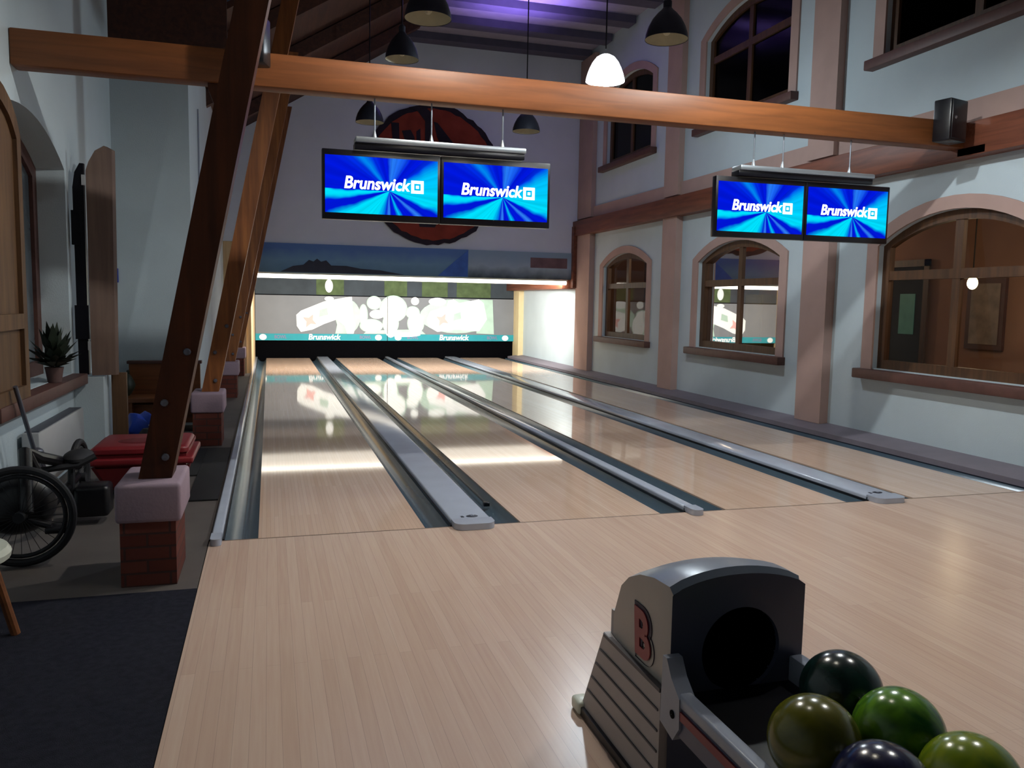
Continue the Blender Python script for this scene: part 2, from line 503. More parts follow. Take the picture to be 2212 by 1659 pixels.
# rooms seen through the lower windows / dark void behind the upper ones
b = B(); box(b, (9.3, -4, -.1), (9.4, 14, 3.0)); struct('wall_corridor', b, 'room')
b = B(); box(b, (6.9, -4, -.1), (9.3, 14, 0)); struct('floor_corridor', b, 'roomfloor')
b = B(); box(b, (6.9, -4, 3.0), (9.3, 14, 3.1)); struct('ceiling_corridor', b, 'room')
b = B(); box(b, (6.9, 14, -.1), (9.3, 14.1, 3.0)); struct('wall_corridor_end', b, 'room')
b = B(); box(b, (8.2, -4, 3.2), (8.3, 14, 7)); struct('wall_upper_gallery', b, 'night')

# left wall with one arched window
convl = lambda a, z: Vector((XL, a, z))
wall_holes('wall_left', [(-7.5, 0), (YE, 0), (YE, 5.3), (-7.5, 5.3)], [arch(.45, 2.72, .82, 2.58, 2.86)], convl, (-.24, 0, 0), 'white')
t = thing('window_7', None, None, (XL, 1.6, .82)); t['kind'] = 'structure'
PL = lambda L, x: [Vector((x, a, z)) for a, z in L]
b = B(); ring(b, PL(arch(.45, 2.72, .82, 2.58, 2.86), XL-.22), PL(arch(.57, 2.60, .94, 2.5, 2.74), XL-.22), (-.06, 0, 0), closed=True); link('window_frame', b, 'sill', t)
b = B(); box(b, (XL-.23, 1.53, .85), (XL-.27, 1.63, 2.82)); link('mullion', b, 'sill', t)
b = B(); poly(b, PL(arch(.5, 2.66, .87, 2.55, 2.8), XL-.25)); link('pane', b, 'leftpane', t)
b = B(); box(b, (XL-.2, .3, .72), (XL+.12, 2.78, .815), .01); link('sill', b, 'sill', t)

# end wall of the aisle, side wall along the piers, masking wall, pit walls
b = B(); box(b, (XL-.1, YE, 0), (-.78, YE+.15, 4.1)); struct('wall_aisle_end', b, 'white')
b = B(); box(b, (XL-.1, YE+.01, 4.1), (-.35, YE+.12, 5.3)); struct('trim_1', b, 'roof')
b = B(); box(b, (-.90, YE+.15, 0), (-.78, YF+.1, 4.6)); struct('wall_side', b, 'white')
b = B(); poly(b, [(-.9, YF, 2.62), (XR, YF, 2.62), (XR, YF, ZC), (2.95, YF, ZC), (-.9, YF, 4.48)], (0, .12, 0)); struct('wall_far', b, 'far')
b = B(); box(b, (-.36, YF+.1, 0), (-.27, YP+.1, 2.65)); struct('wall_pit_left', b, 'panelw')
b = B(); box(b, (-.9, YF+.05, 0), (-.36, YF+.15, 2.65)); struct('wall_pit_front', b, 'panelw')
b = B(); box(b, (6.56, YP-.5, 0), (XR, YP+.1, 2.0)); struct('trim_2', b, mat('cream_trim', 'd9c79a', .6, var=.05))
b = B(); box(b, (6.35, YF+.12, 1.84), (XR, YP+.1, 2.1), .01); struct('trim_3', b, 'rail')
b = B(); box(b, (-.36, YF+.12, 2.3), (XR, YP+.3, 2.4)); struct('ceiling_pit', b, 'maskdark')
b = B(); box(b, (-.36, YP+.12, -.1), (XR, YP+.2, 2.3)); struct('wall_pit_back', b, 'pit')

# roof: slope on the left, flat ceiling, joists, rafters
b = B(); poly(b, [(XL-.3, YE+.1, 3.88), (2.95, YE+.1, ZC), (2.95, YF+.1, ZC), (XL-.3, YF+.1, 3.88)], (0, 0, .08)); struct('ceiling_slope', b, 'roof')
b = B(); poly(b, [(XL-.3, -7.5, 5.1), (.8, -7.5, ZC), (.8, YE+.1, ZC), (XL-.3, YE+.1, 5.1)], (0, 0, .08)); struct('ceiling_slope_near', b, 'roof')
b = B(); box(b, (.7, -7.5, ZC), (XR+.1, YF+.2, ZC+.1)); struct('ceiling', b, 'ceil')
for i, y in enumerate((11.55, 10.45, 9.35, 8.25, 7.15, 6.05, 4.95)):
    b = B(); box(b, (2.7 if y > 5 else .7, y-.16, ZC-.14), (XR-.04, y+.16, ZC-.002)); struct('trim_%d' % (i+4), b, 'joist')
for i, y in enumerate((5.9, 8.0, 10.1)):
    b = B()
    p0, p1 = Vector((XL+.1, y, 3.98+.12*.6)), Vector((2.7, y, 6.61))
    v = []
    for p in (p0, p1):
        v.append([b.verts.new(p+Vector(q)) for q in ((0, -.07, .06), (0, .07, .06), (.08, .07, -.12), (.08, -.07, -.12))])
    for k in range(4): b.faces.new((v[0][k], v[0][(k+1) % 4], v[1][(k+1) % 4], v[1][k]))
    b.faces.new(v[0]); b.faces.new(v[1])
    struct('trim_%d' % (i+11), b, 'roof')

# pilasters, rail, pink band on the right wall
for i, (y0, y1) in enumerate(((11.0, 11.78), (7.16, 7.66), (3.23, 3.73), (-.75, -.22))):
    b = B(); box(b, (6.58, y0, .09), (XR-.001, y1, 3.0)); struct('pilaster', b, 'pink')
    b = B(); box(b, (6.6, y0+.04, 3.35), (XR-.001, y1+.04, ZC-.15)); struct('pilaster', b, 'pink')
b = B(); box(b, (6.52, -3, 2.99), (XR-.001, YF-.01, 3.31), .008); struct('trim_14', b, 'rail')
b = B(); box(b, (6.66, -3, 3.31), (XR-.001, YF-.01, 3.56)); struct('trim_15', b, 'pink')
b = B(); box(b, (6.5, YF-.16, 1.86), (6.62, YF-.02, 3.2)); struct('trim_16', b, 'rail')
# ledge at the foot of the right wall
b = B(); poly(b, [(6.33, 0, .0), (6.33, 0, .055), (6.37, 0, .06), (6.699, 0, .10), (6.699, 0, 0)], (0, YP-.3, 0)); struct('baseboard_right', b, 'ledge')
b = B(); box(b, (6.45, -7.4, .001), (XR-.001, -.03, .10)); struct('baseboard_right_near', b, 'ledge')

# tie beam, its brace, timber posts on brick piers
t = thing('tie_beam', 'orange-brown timber tie beam crossing the whole hall above the lanes', 'beam', (2.4, 1.3, 3.06))
b = B(); box(b, (XL+.002, 1.22, 3.07), (6.515, 1.40, 3.315), .012); link('timber', b, 'beam', t)
b = B(); poly(b, [(-.33, 1.25, 3.068), (-.33, 1.25, 3.03), (-.26, 1.25, 2.84), (-.12, 1.25, 2.84), (-.12, 1.25, 3.068)], (0, .12, 0)); link('brace', b, 'postshade', t)
b = B(); box(b, (6.52, .98, 3.0), (6.56, 1.3, 3.07)); link('bearing_block', b, 'rail', t)
PN = ['nearest', 'second nearest', 'third', 'farthest']
for i, y in enumerate((-.55, 3.7, 7.95, 12.2)):
    if i == 3: y = 11.6
    g = thing('brick_pier', '%s brick pier with mauve rendered cap in the row left of the lanes' % PN[i], 'pier', (-.54, y, 0), 'brick piers along the left side')
    b = B(); box(b, (-.67, y-.22, 0), (-.40, y+.24, .34)); link('brick_shaft', b, 'brick', g)
    b = B(); box(b, (-.69, y-.24, .34), (-.37, y+.27, .545), .022, 3); link('cap', b, 'capst', g)
    zt = 5.2
    g = thing('timber_post', 'leaning dark timber post standing on the %s brick pier' % PN[i], 'post', (-.51, y, .545), 'leaning posts along the left side')
    b = B(); bar(b, (-.51, y, .546), (-.51+.209*(zt-.55), y, zt), .165, .2); link('timber', b, 'postshade' if i == 0 else 'post', g)
    for zz in (.66, .95, 1.22):
        b = B(); lathe(b, [(0.001, -.014), (.016, -.012), (.02, 0), (.02, .006)], (-.51+.212*(zz-.55)+.03*(-1 if zz == .95 else 1), y-.107, zz), 10, 'Y'); link('bolt', b, 'broom', g)

# ------------------------------------------------------------------ lanes, gutters, dividers
LW = 1.0668
LX = [0, 1.735, 3.342, 5.053]
LE = YP-.1
caps = [(-.28, -.215), (1.25, 1.53), (3.005, 3.10), (4.62, 4.89)]
ends = [6.33]
LN = ['leftmost boarded bowling lane, nearest the leaning posts', 'second boarded bowling lane from the leaning posts',
      'third boarded bowling lane from the leaning posts', 'rightmost boarded bowling lane, nearest the windowed wall']
for i, x in enumerate(LX):
    t = thing('bowling_lane', LN[i], 'bowling lane', (x+LW/2, 0, 0), 'bowling lanes')
    b = B(); box(b, (x, 0, -.11), (x+LW, LE, 0)); link('lane_surface', b, 'lane', t)
    for s in (0, 1):
        if s == 0: a, e = caps[i][1]+.0125, x-.001
        else: a, e = x+LW+.001, (caps[i+1][0]-.0125 if i < 3 else 6.328)
        b = B(); prof = []
        n = 12
        for k in range(n+1):
            u = k/n; prof.append((a+(e-a)*u, -.012-.075*math.sin(PI*u)**.7))
        v0 = [b.verts.new((px, 0, pz)) for px, pz in prof]; v1 = [b.verts.new((px, LE, pz)) for px, pz in prof]
        for k in range(n): b.faces.new((v0[k], v0[k+1], v1[k+1], v1[k]))
        link('gutter', b, 'gutter', t)
        b = B(); q = [b.verts.new(p) for p in ((a, .001, -.1), (e, .001, -.1), (e, .001, -.001), (a, .001, -.001))]
        b.faces.new(q)
        link('gutter_end', b, 'gutter', t)
b = B(); box(b, (-.3, -.012, -.11), (6.33, -.001, .0008)); 
tag(link('foul_line', b, mat('foul_line_dark', '6a5444', .5, var=.1)), 'thin dark foul line across all lanes at the edge of the approach', 'line')
CN = ['narrow grey divider cap on the far left beside the piers', 'wide grey divider cap with small dark emblem between the first two lanes',
      'narrow grey divider rail between the two middle lanes', 'wide grey divider cap with dark emblem, nearest the windowed wall']
for i, (a, e) in enumerate(caps):
    t = thing('lane_divider', CN[i], 'lane divider', ((a+e)/2, 0, 0), 'lane divider caps')
    b = B(); wd = e-a; h = .038
    b2 = bmesh.new()
    box(b2, (a, .002, -.1), (e, LE, h), min(.014, wd*.2), 3)
    join(b, b2); link('cap', b, 'cap', t)
    # rounded nose lying over the approach
    b = B(); pts = []
    r = min(wd/2, .07)
    y1, y0 = -.02, -.125
    for k in range(9):
        an = PI/2*k/8
        pts.append((a+r-r*math.cos(an), y0+r-r*math.sin(an)))
    for k in range(9):
        an = PI/2*k/8
        pts.append((e-r+r*math.sin(an), y0+r-r*math.cos(an)))
    pts.append((e, y1+.05)); pts.append((a, y1+.05))
    poly(b, [(p[0], p[1], .0012) for p in pts], (0, 0, h+.004)); link('nose', b, 'cap', t)
    b = B(); box(b, (a-.012, .002, -.09), (a+.002, LE, .008)); box(b, (e-.002, .002, -.09), (e+.012, LE, .008)); link('side_strip', b, 'black', t)
    if wd > .2:
        xm = (a+e)/2
        b = B(); sphere(b, (xm+.02, .09, h+.002), 1, 20, (.042, .03, .004)); link('emblem', b, 'txtd', t)
        text('emblem_letter', 'B', 'cap', t, (xm+.02, .09, h+.0075), .05, (0, 0, 0), ext=.001)
        text('emblem_letter', 'B', 'txtd', t, (xm-.05, .085, h+.0015), .05, (0, 0, 0), ext=.001)
b = B(); tube(b, [(1.665, .7, -.03), (1.69, 14.8, -.03)], .009, 6); box(b, (1.645, .66, -.05), (1.69, .71, -.02), .004)
tag(link('bumper_rail', b, 'black'), 'thin black bumper rail in the left gutter of the second lane', 'rail')

# ------------------------------------------------------------------ pit end: mask, mural, tube light
t = thing('pit_mask', 'brightly lit grey pin mask with white bowling artwork and teal strip', 'mask panel', (3.15, YP, .45))
b = B(); box(b, (-.26, YP-.04, .45), (6.57, YP, 1.60)); link('panel', b, 'mask', t)
b = B(); box(b, (-.26, YP-.01, 1.625), (6.57, YP+.03, 2.29)); link('upper_panel', b, 'maskdark', t)
b = B(); box(b, (-.26, YP+.0, 1.59), (6.57, YP+.05, 1.63)); link('gap', b, 'hole', t)
b = B(); box(b, (-.26, YP-.055, .45), (6.57, YP-.04, .622)); link('teal_strip', b, 'teal', t)
FL = [0]
def flat(name, L, m, y=YP-.048, th=.006):
    FL[0] += 1; y -= .0006*FL[0]; b = B(); poly(b, [(x, y, z) for x, z in L], (0, th, 0)); return link(name, b, m, t)
def ell(cx, cz, rx, rz, n=24): return [(cx+rx*math.cos(2*PI*k/n), cz+rz*math.sin(2*PI*k/n)) for k in range(n)]
A = [(0.744, 1.107), (0.86, 1.215), (1.441, 1.461), (1.97, 1.57), (2.148, 1.595), (2.195, 1.005), (2.254, 0.885), (2.194, 0.63), (2.027, 0.63), (1.968, 0.834), (1.768, 1.0), (1.438, 0.877), (1.146, 0.731), (0.856, 0.669), (0.754, 0.823)]
Cc = [(4.128, 1.027), (4.227, 1.251), (4.668, 1.382), (4.705, 1.531), (4.857, 1.58), (5.012, 1.475), (5.564, 1.59), (5.697, 1.486), (5.795, 1.047), (5.578, 0.716), (4.93, 0.761), (4.421, 0.695), (4.18, 0.83)]
PINS = [(3.236, 1.296, 0.327, 0.319), (3.163, 0.91, 0.181, 0.378), (2.653, 0.843, 0.266, 0.153), (2.446, 1.117, 0.085, 0.26), (2.726, 1.446, 0.157, 0.153), (3.832, 0.918, 0.194, 0.307), (3.747, 1.206, 0.157, 0.142), (3.807, 1.508, 0.109, 0.106), (3.503, 0.613, 0.46, 0.059), (4.415, 1.504, 0.242, 0.106), (2.799, 1.146, 0.194, 0.118)]
for cx, cz, rx, rz in PINS[:7]+[(4.95, 1.12, .95, .42), (2.05, 1.08, .28, .4)]:
    flat('green_haze', ell(cx, cz, rx*1.04+.03, min(rz*1.05+.02, cz-.64)), 'mgreen')
flat('white_board', A, 'mwhite'); flat('white_board', Cc, 'mwhite')
flat('green_haze', [(5.5, .66), (6.0, .64), (5.95, 1.58), (5.6, 1.58)], 'mgreen', YP-.044, .003)
flat('green_haze', [(1.72, .63), (2.02, .63), (2.05, 1.0), (1.8, 1.0)], 'mgreen', YP-.044, .003)
flat('green_haze', [(2.45, .63), (4.1, .63), (3.95, .76), (2.55, .72)], 'mgreen', YP-.044, .003)
for cx, cz, rx, rz in PINS:
    flat('white_shape', ell(cx, cz, rx, rz), 'mwhite', YP-.047)
b = B(); poly(b, [(x, YP-.022, z) for x, z in ell(1.57, 1.86, .1, .17)], (0, .005, 0)); link('white_shape', b, 'mwhite', t)
flat('white_shape', ell(1.57, 1.53, .12, .06), 'mwhite')
for x0, x1 in ((1.25, 1.95), (3.0, 3.6), (4.0, 4.7), (4.95, 5.9)):
    b = B(); box(b, (x0, YP-.016, 1.63), (x1, YP-.01, 2.25)); link('green_patch', b, 'mgreen2', t)
def star(cx, cz, r, n=7, tilt=0):
    return [(cx+(r if k % 2 else r*.42)*math.cos(PI*k/n+tilt), cz+(r if k % 2 else r*.42)*math.sin(PI*k/n+tilt)) for k in range(2*n)]
for cx, cz in ((1.08, .96), (4.55, 1.02)):
    flat('red_burst', star(cx, cz, .19, 4, .3), 'mpink', YP-.054, .003)
for cx, cz in ((1.42, 1.18), (4.95, 1.12)):
    flat('grey_mark', [(cx-.1, cz-.12), (cx+.12, cz-.06), (cx+.1, cz+.12), (cx-.08, cz+.06)], 'mgreen', YP-.054, .003)
b = B(); box(b, (3.07, YP-.06, .45), (3.085, YP-.03, 1.6)); link('seam', b, 'bezel', t)
for xm in (1.44, 4.87):
    text('strip_lettering', 'Brunswick', 'txtw', t, (xm, YP-.058, .537), .2, (PI/2, 0, 0), bold=.005, shear=.15, width=.82)
for xm in (.35, 2.5, 3.75, 5.95):
    text('strip_lettering', 'BOWL', 'mauvetxt', t, (xm, YP-.058, .537), .12, (PI/2, 0, 0), bold=.003, width=.3)
for xm in (-.08, 2.84, 3.36, 6.32):
    b = B(); poly(b, [(x, YP-.06, z) for x, z in ell(xm, .535, .09, .075)], (0, .004, 0)); link('white_dot', b, 'mwhite', t)
b = B(); box(b, (-.26, YP+.02, -.08), (6.57, YP+.08, .45)); struct('trim_17', b, 'pit')  # black sheet across the open pit, its darkness put into the colour

def mural_mat(name, top, mid, bot):
    m, nt, out = newmat(name); p = principled(nt, out, mid, .5, 0, .3)
    L = nt.links.new; tc = N(nt, 'ShaderNodeTexCoord'); sx = N(nt, 'ShaderNodeSeparateXYZ')
    L(tc.outputs['Generated'], sx.inputs[0])
    nz = N(nt, 'ShaderNodeTexNoise', Scale=4., Detail=5.); L(tc.outputs['Object'], nz.inputs['Vector'])
    a = N(nt, 'ShaderNodeMath', operation='MULTIPLY_ADD'); a.inputs[1].default_value = .35; L(nz.outputs[0], a.inputs[0]); L(sx.outputs[2], a.inputs[2])
    r = N(nt, 'ShaderNodeValToRGB'); e = r.color_ramp.elements
    e[0].position = .15; e[0].color = (*srgb(bot), 1); e[1].position = 1.1 if False else 1.; e[1].color = (*srgb(top), 1)
    k = e.new(.6); k.color = (*srgb(mid), 1)
    L(a.outputs[0], r.inputs[0]); L(r.outputs[0], p.inputs['Base Color'])
    return m
t = thing('masking_mural', 'long blue painted valance above the lane ends with dark treetops and boat', 'mural', (3.1, YF, 2.03))
b = B(); box(b, (-.26, YF-.04, 2.04), (4.16, YF, 2.62)); link('sea_panel', b, mural_mat('mural_sea', '5478b0', '6f97b4', '5a8098'), t)
b = B(); box(b, (4.16, YF-.04, 2.04), (6.56, YF, 2.62)); link('shore_panel', b, mural_mat('mural_shore', '90a8ba', 'a3b6c2', '35444e'), t)
L_ = [(.3, 2.05), (.55, 2.17), (.75, 2.2), (.86, 2.3), (.95, 2.27), (1.02, 2.33), (1.1, 2.27), (1.2, 2.3), (1.3, 2.2), (1.6, 2.2), (1.9, 2.15), (2.3, 2.13), (2.8, 2.05)]
b = B(); poly(b, [(x, YF-.046, z) for x, z in L_], (0, .005, 0)); link('treetops', b, mat('mural_dark', '23283a', .6, var=.2), t)
b = B(); box(b, (5.55, YF-.046, 2.28), (6.4, YF-.041, 2.5)); link('brown_hut', b, mat('mural_brown', '70565a', .6, var=.25, scale=5), t)
b = B(); poly(b, [(3.5, YF-.046, 2.05), (4.15, YF-.046, 2.05), (4.15, YF-.046, 2.6), (3.9, YF-.046, 2.4)], (0, .005, 0)); link('blue_sail', b, mat('mural_blue', '3866b8', .6, var=.15), t)

t = thing('hanging_tube_light', 'long glowing white fluorescent light strip under the blue valance', 'light', (3.1, YF+.02, 2.0))
b = B(); box(b, (-.2, YF-.03, 2.005), (6.42, YF+.05, 2.035)); link('housing', b, 'whitep', t)
b = B(); box(b, (-.2, YF+.055, 2.02), (6.32, YF+2.0, 2.035)); link('lit_soffit', b, 'lit_soffit', t)
b = B(); tube(b, [(-.18, YF-.0, 1.965), (6.40, YF-.0, 1.965)], .042, 12); link('tube', b, 'tube', t)

# round sign, sawn-log shape
t = thing('round_wall_sign', 'big round orange-red sign with ragged dark bark edge on the far wall', 'sign', (3.39, YF-.05, 4.12))
def blob(R, amp, n, seed):
    rnd = random.Random(seed); return [(3.39+(R+amp*rnd.uniform(-1, 1))*math.cos(2*PI*k/n), 4.12+(R+amp*rnd.uniform(-1, 1))*math.sin(2*PI*k/n)) for k in range(n)]
b = B(); poly(b, [(x, YF-.07, z) for x, z in blob(1.43, .035, 72, 3)], (0, .069, 0)); link('bark_rim', b, 'bark', t)
b = B(); poly(b, [(x, YF-.085, z) for x, z in blob(1.33, .02, 72, 5)], (0, .014, 0)); link('sign_face', b, 'orange', t)
for L_ in ([(2.5, 5.12), (2.66, 5.12), (2.68, 4.5), (2.56, 4.5)], [(2.72, 4.97), (2.9, 5.0), (2.98, 4.86), (3.0, 4.5), (2.88, 4.5), (2.86, 4.8), (2.78, 4.8)],
           [(3.02, 4.98), (3.1, 5.04), (3.12, 4.5), (3.03, 4.5)], [(2.86, 5.45), (3.14, 5.52), (3.33, 5.38), (3.36, 4.5), (3.2, 4.5), (3.2, 5.2), (3.05, 5.38)],
           [(3.38, 5.2), (3.46, 5.18), (3.95, 4.62), (3.85, 4.55), (3.6, 4.6), (3.45, 4.9)], [(3.1, 3.05), (3.42, 3.05), (3.5, 3.2), (3.3, 3.4), (3.05, 3.3)]):
    b = B(); poly(b, [(x, YF-.096, z) for x, z in L_], (0, .012, 0)); link('painted_letter', b, 'bark', t)

# ------------------------------------------------------------------ monitors
SCR = screen_mat('screen_burst')
def monitor(label, x0, x1, group):
    z0, z1, y = 2.13, 2.66, 1.25
    t = thing('hanging_monitor', label, 'monitor', ((x0+x1)/2, y, z0), group)
    b = B(); box(b, (x0, y, z0), (x1, y+.07, z1), .006); link('housing', b, 'bezel', t)
    sx0, sx1, sz0, sz1 = x0+.022, x1-.022, z0+.05, z1-.045
    cx, cz = x0+(x1-x0)*.56, z0+(z1-z0)*.44
    me = bpy.data.meshes.new('screen'); v = [(sx0-cx, 0, sz0-cz), (sx1-cx, 0, sz0-cz), (sx1-cx, 0, sz1-cz), (sx0-cx, 0, sz1-cz)]
    me.from_pydata(v, [], [(0, 1, 2, 3)]); me.materials.append(SCR)
    o = bpy.data.objects.new('screen', me); COL.objects.link(o); o.parent = t; o.location = Vector((cx, y-.0015, cz))-BASE[t.name]
    w_ = x1-x0
    text('screen_lettering', 'Brunswick', 'txtwhite', t, (x0+w_*.45, y-.004, 2.41), .13, (PI/2, 0, 0), shear=.18, bold=.0033, width=w_*.56)
    bx = x0+w_*.80; b = B()
    sq = lambda r: [(bx-r, y-.003, 2.405-r), (bx+r, y-.003, 2.405-r), (bx+r, y-.003, 2.405+r), (bx-r, y-.003, 2.405+r)]
    ring(b, [Vector(p) for p in sq(.05)], [Vector(p) for p in sq(.026)], (0, -.002, 0), closed=True); link('screen_icon', b, 'txtwhite', t)
    b = B(); box(b, (bx-.012, y-.004, 2.393), (bx+.012, y-.003, 2.417)); link('screen_icon', b, 'txtwhite', t)
    return t
def mount(label, x0, x1, wires, g):
    t = thing('monitor_mount', label, 'monitor mount', ((x0+x1)/2, 1.3, 2.7), g)
    b = B(); box(b, (x0, 1.20, 2.715), (x1, 1.36, 2.76), .012); link('bar', b, 'alu', t)
    b = B(); box(b, (x0-.005, 1.22, 2.668), (x1-.01, 1.35, 2.716), .004); link('channel', b, 'bezel', t)
    for wx in wires:
        b = B(); tube(b, [(wx, 1.29, 2.755), (wx, 1.29, 3.068)], .006, 6); link('wire', b, 'wire', t)
        b = B(); lathe(b, [(.001, .075), (.006, .07), (.014, .03), (.024, 0), (.001, 0)], (wx, 1.29, 2.757), 10); link('wire_clamp', b, 'alu', t)
    return t
G1 = 'wall of lane monitors'
monitor('blue-lit monitor on the left of the pair in front of the round sign', .48, 1.40, 'lane monitors')
monitor('blue-lit monitor on the right of the pair in front of the round sign', 1.405, 2.325, 'lane monitors')
monitor('blue-lit monitor on the left of the pair hanging before the windowed wall', 3.87, 4.79, 'lane monitors')
monitor('blue-lit monitor on the right of the pair hanging before the windowed wall', 4.795, 5.715, 'lane monitors')
mount('pale grey hanger bar over the monitors in front of the round sign', .73, 2.10, (.885, 1.333, 1.92), 'monitor hanger bars')
mount('grey hanger bar over the monitors near the windowed wall', 4.08, 5.50, (4.26, 4.56, 5.28), 'monitor hanger bars')

# ------------------------------------------------------------------ pendant lamps
def pendant(label, x, y, z, D=.42, lit=False):
    """z = rim height."""
    t = thing('pendant_lamp', label, 'pendant lamp', (x, y, z), 'pendant lamps')
    R = D/2
    prof = [(R, 0), (R*.97, .05), (R*.86, .12), (R*.68, .19), (R*.46, .245), (R*.3, .275), (R*.2, .30), (R*.2, .36), (R*.12, .38), (.001, .385)]
    inner = [(R*.985, .004), (R*.94, .05), (R*.83, .115), (R*.65, .18), (R*.43, .235), (.001, .25)]
    if lit is True: prof = [(R, 0), (R*.985, .03), (R*.93, .08), (R*.82, .15), (R*.67, .22), (R*.47, .28), (R*.25, .31), (.001, .32)]
    b = B(); lathe(b, prof, (x, y, z), 32); link('shade', b, 'lamplit' if lit is True else 'lampshade', t)
    if lit is not True:
        b = B(); lathe(b, inner, (x, y, z), 32); link('shade_lining', b, 'lampin', t)
    b = B(); sphere(b, (x, y, z+(.165 if lit == 'inside' else .1)), .045, 16, (1, 1, 1.35)); link('bulb', b, 'bulblit' if lit else 'bulb', t)
    b = B(); tube(b, [(x, y, z+.38), (x, y, ZC-.145 if x > 2.9 else min(ZC-.1, 5.04+.61*x-.05))], .009, 8); link('cord', b, 'black', t)
    return t
pendant('glowing white bell pendant lamp just above the tie beam', 4.03, 4.25, 4.21, .47, True)
pendant('dark pendant lamp high at the right, before the upper windows', 3.84, 2.26, 4.1)
pendant('dark pendant lamp with pale lining just above the tie beam, left of centre', 1.56, 4.31, 4.24, .38)
pendant('dark pendant lamp cut by the top edge, near the middle', 1.47, 2.22, 4.02)
pendant('dark pendant lamp below the tie beam, left of the round sign', 1.55, 7.35, 4.15)
pendant('dark pendant lamp below the tie beam, right of the round sign', 3.88, 6.97, 4.12)
for x, y in ((1.5, .05), (3.95, .05), (1.5, -2.2), (3.95, -2.2)):
    pendant('glowing pendant lamp above the approach, outside the picture', x, y, 4.1, .42, 'inside')

# ------------------------------------------------------------------ loudspeakers
def speaker(label, x0, x1, y, z0, z1, yaw):
    cx = (x0+x1)/2
    t = thing('loudspeaker', label, 'loudspeaker', (cx, y, z0), 'loudspeakers')
    hw = (x1-x0)/2; dp = .15
    b = B(); box(b, (cx-hw, y-dp, z0), (cx+hw, y+.02, z1), .012); link('cabinet', b, 'black', t)
    b = B(); box(b, (cx-hw*.85, y-dp-.008, z0+.02), (cx+hw*.85, y-dp-.001, z1-.02), .003); link('grille', b, 'bezel', t)
    b = B(); lathe(b, [(.001, -.016), (.012, -.014), (.016, -.008)], (cx-hw*.45, y-dp, z0+(z1-z0)*.55), 12, 'Y'); link('badge', b, 'chrome', t)
    b = B(); box(b, (cx-.03, y+.021, z0+.05), (cx+.03, y+.05, z0+.12), .004); link('bracket', b, 'black', t)
    t.rotation_euler.z = yaw
    return t
speaker('black loudspeaker at the right end of the tie beam', 6.06, 6.33, 1.16, 3.08, 3.46, .25)
speaker('slim black loudspeaker on the tie beam behind the nearest leaning post', -.005, .11, 1.10, 3.17, 3.50, -.3)

# ------------------------------------------------------------------ ball return and balls
t = thing('ball_return', 'grey ball return hood with round dark mouth and red B on its side', 'ball return', (1.43, -3.1, 0))
XA, XB, YA = 1.20, 1.645, -3.2
def hood_prof(y, grow=0.):
    L_ = []
    x0, x1 = XA-grow*.4, XB+grow*.4
    return x0, x1
# body: stations along Y (front to back) : (y, side top z, crown z, x0, x1)
ST = [(-3.205, .668, .715, 1.205, 1.635), (-3.19, .688, .735, 1.20, 1.64), (-3.10, .686, .728, 1.195, 1.645), (-3.0, .664, .702, 1.195, 1.645), (-2.92, .628, .662, 1.195, 1.645), (-2.86, .58, .606, 1.197, 1.643), (-2.80, .46, .47, 1.2, 1.64)]
def top_pts(st, n=12):
    y, zs, zc, x0, x1 = st
    return [Vector((x0+(x1-x0)*k/n, y, zs+(zc-zs)*(1-(2*k/n-1)**2)**.8)) for k in range(n+1)]
b = B(); rows = [[b.verts.new(p) for p in top_pts(s)] for s in ST]
for a_, c2 in zip(rows, rows[1:]):
    for k in range(len(a_)-1): b.faces.new((a_[k], a_[k+1], c2[k+1], c2[k]))
link('hood_top', b, 'shelltop', t, angle=50)
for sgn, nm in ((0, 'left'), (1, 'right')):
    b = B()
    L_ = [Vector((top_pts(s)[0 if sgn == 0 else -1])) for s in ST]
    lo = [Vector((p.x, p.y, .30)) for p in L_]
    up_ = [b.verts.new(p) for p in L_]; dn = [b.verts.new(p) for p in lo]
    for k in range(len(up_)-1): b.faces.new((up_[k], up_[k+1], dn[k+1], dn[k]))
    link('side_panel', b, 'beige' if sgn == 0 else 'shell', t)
# front face with the round opening
b = B(); n = 48; cx, cz, rr = 1.435, .482, .132
oute = []
fx0, fx1 = 1.203, 1.655
for k in range(n):
    a = 2*PI*k/n; dx, dz = math.cos(a), math.sin(a)
    tt = 1e9
    if dx > 1e-6: tt = min(tt, (fx1-cx)/dx)
    if dx < -1e-6: tt = min(tt, (fx0-cx)/dx)
    if dz < -1e-6: tt = min(tt, (.0-cz)/dz)
    if dz > 1e-6:
        for it in range(60):
            q = tt if tt < 1e8 else .5
            xx = cx+dx*q; u = max(0, min(1, (xx-fx0)/(fx1-fx0)))
            zt = .668+.047*(1-(2*u-1)**2)**.8
            t2 = (zt-cz)/dz
            tt = min(q, .5*q+.5*t2) if t2 < q else q
    oute.append((cx+dx*tt, cz+dz*tt))
for cxr, czr in ((fx0, .665), (fx1, .665), (fx0, 0.), (fx1, 0.)):
    j = min(range(n), key=lambda i_: (oute[i_][0]-cxr)**2+(oute[i_][1]-czr)**2); oute[j] = (cxr, czr)
vo = [b.verts.new((x, -3.205, z)) for x, z in oute]
vi = [b.verts.new((cx+rr*math.cos(2*PI*k/n), -3.212, cz+rr*math.sin(2*PI*k/n))) for k in range(n)]
vd = [b.verts.new((cx+rr*math.cos(2*PI*k/n), -3.19, cz+rr*math.sin(2*PI*k/n))) for k in range(n)]
for k in range(n):
    j = (k+1) % n
    b.faces.new((vo[k], vo[j], vi[j], vi[k])); b.faces.new((vi[k], vi[j], vd[j], vd[k]))
link('front_face', b, 'shell', t, angle=60)
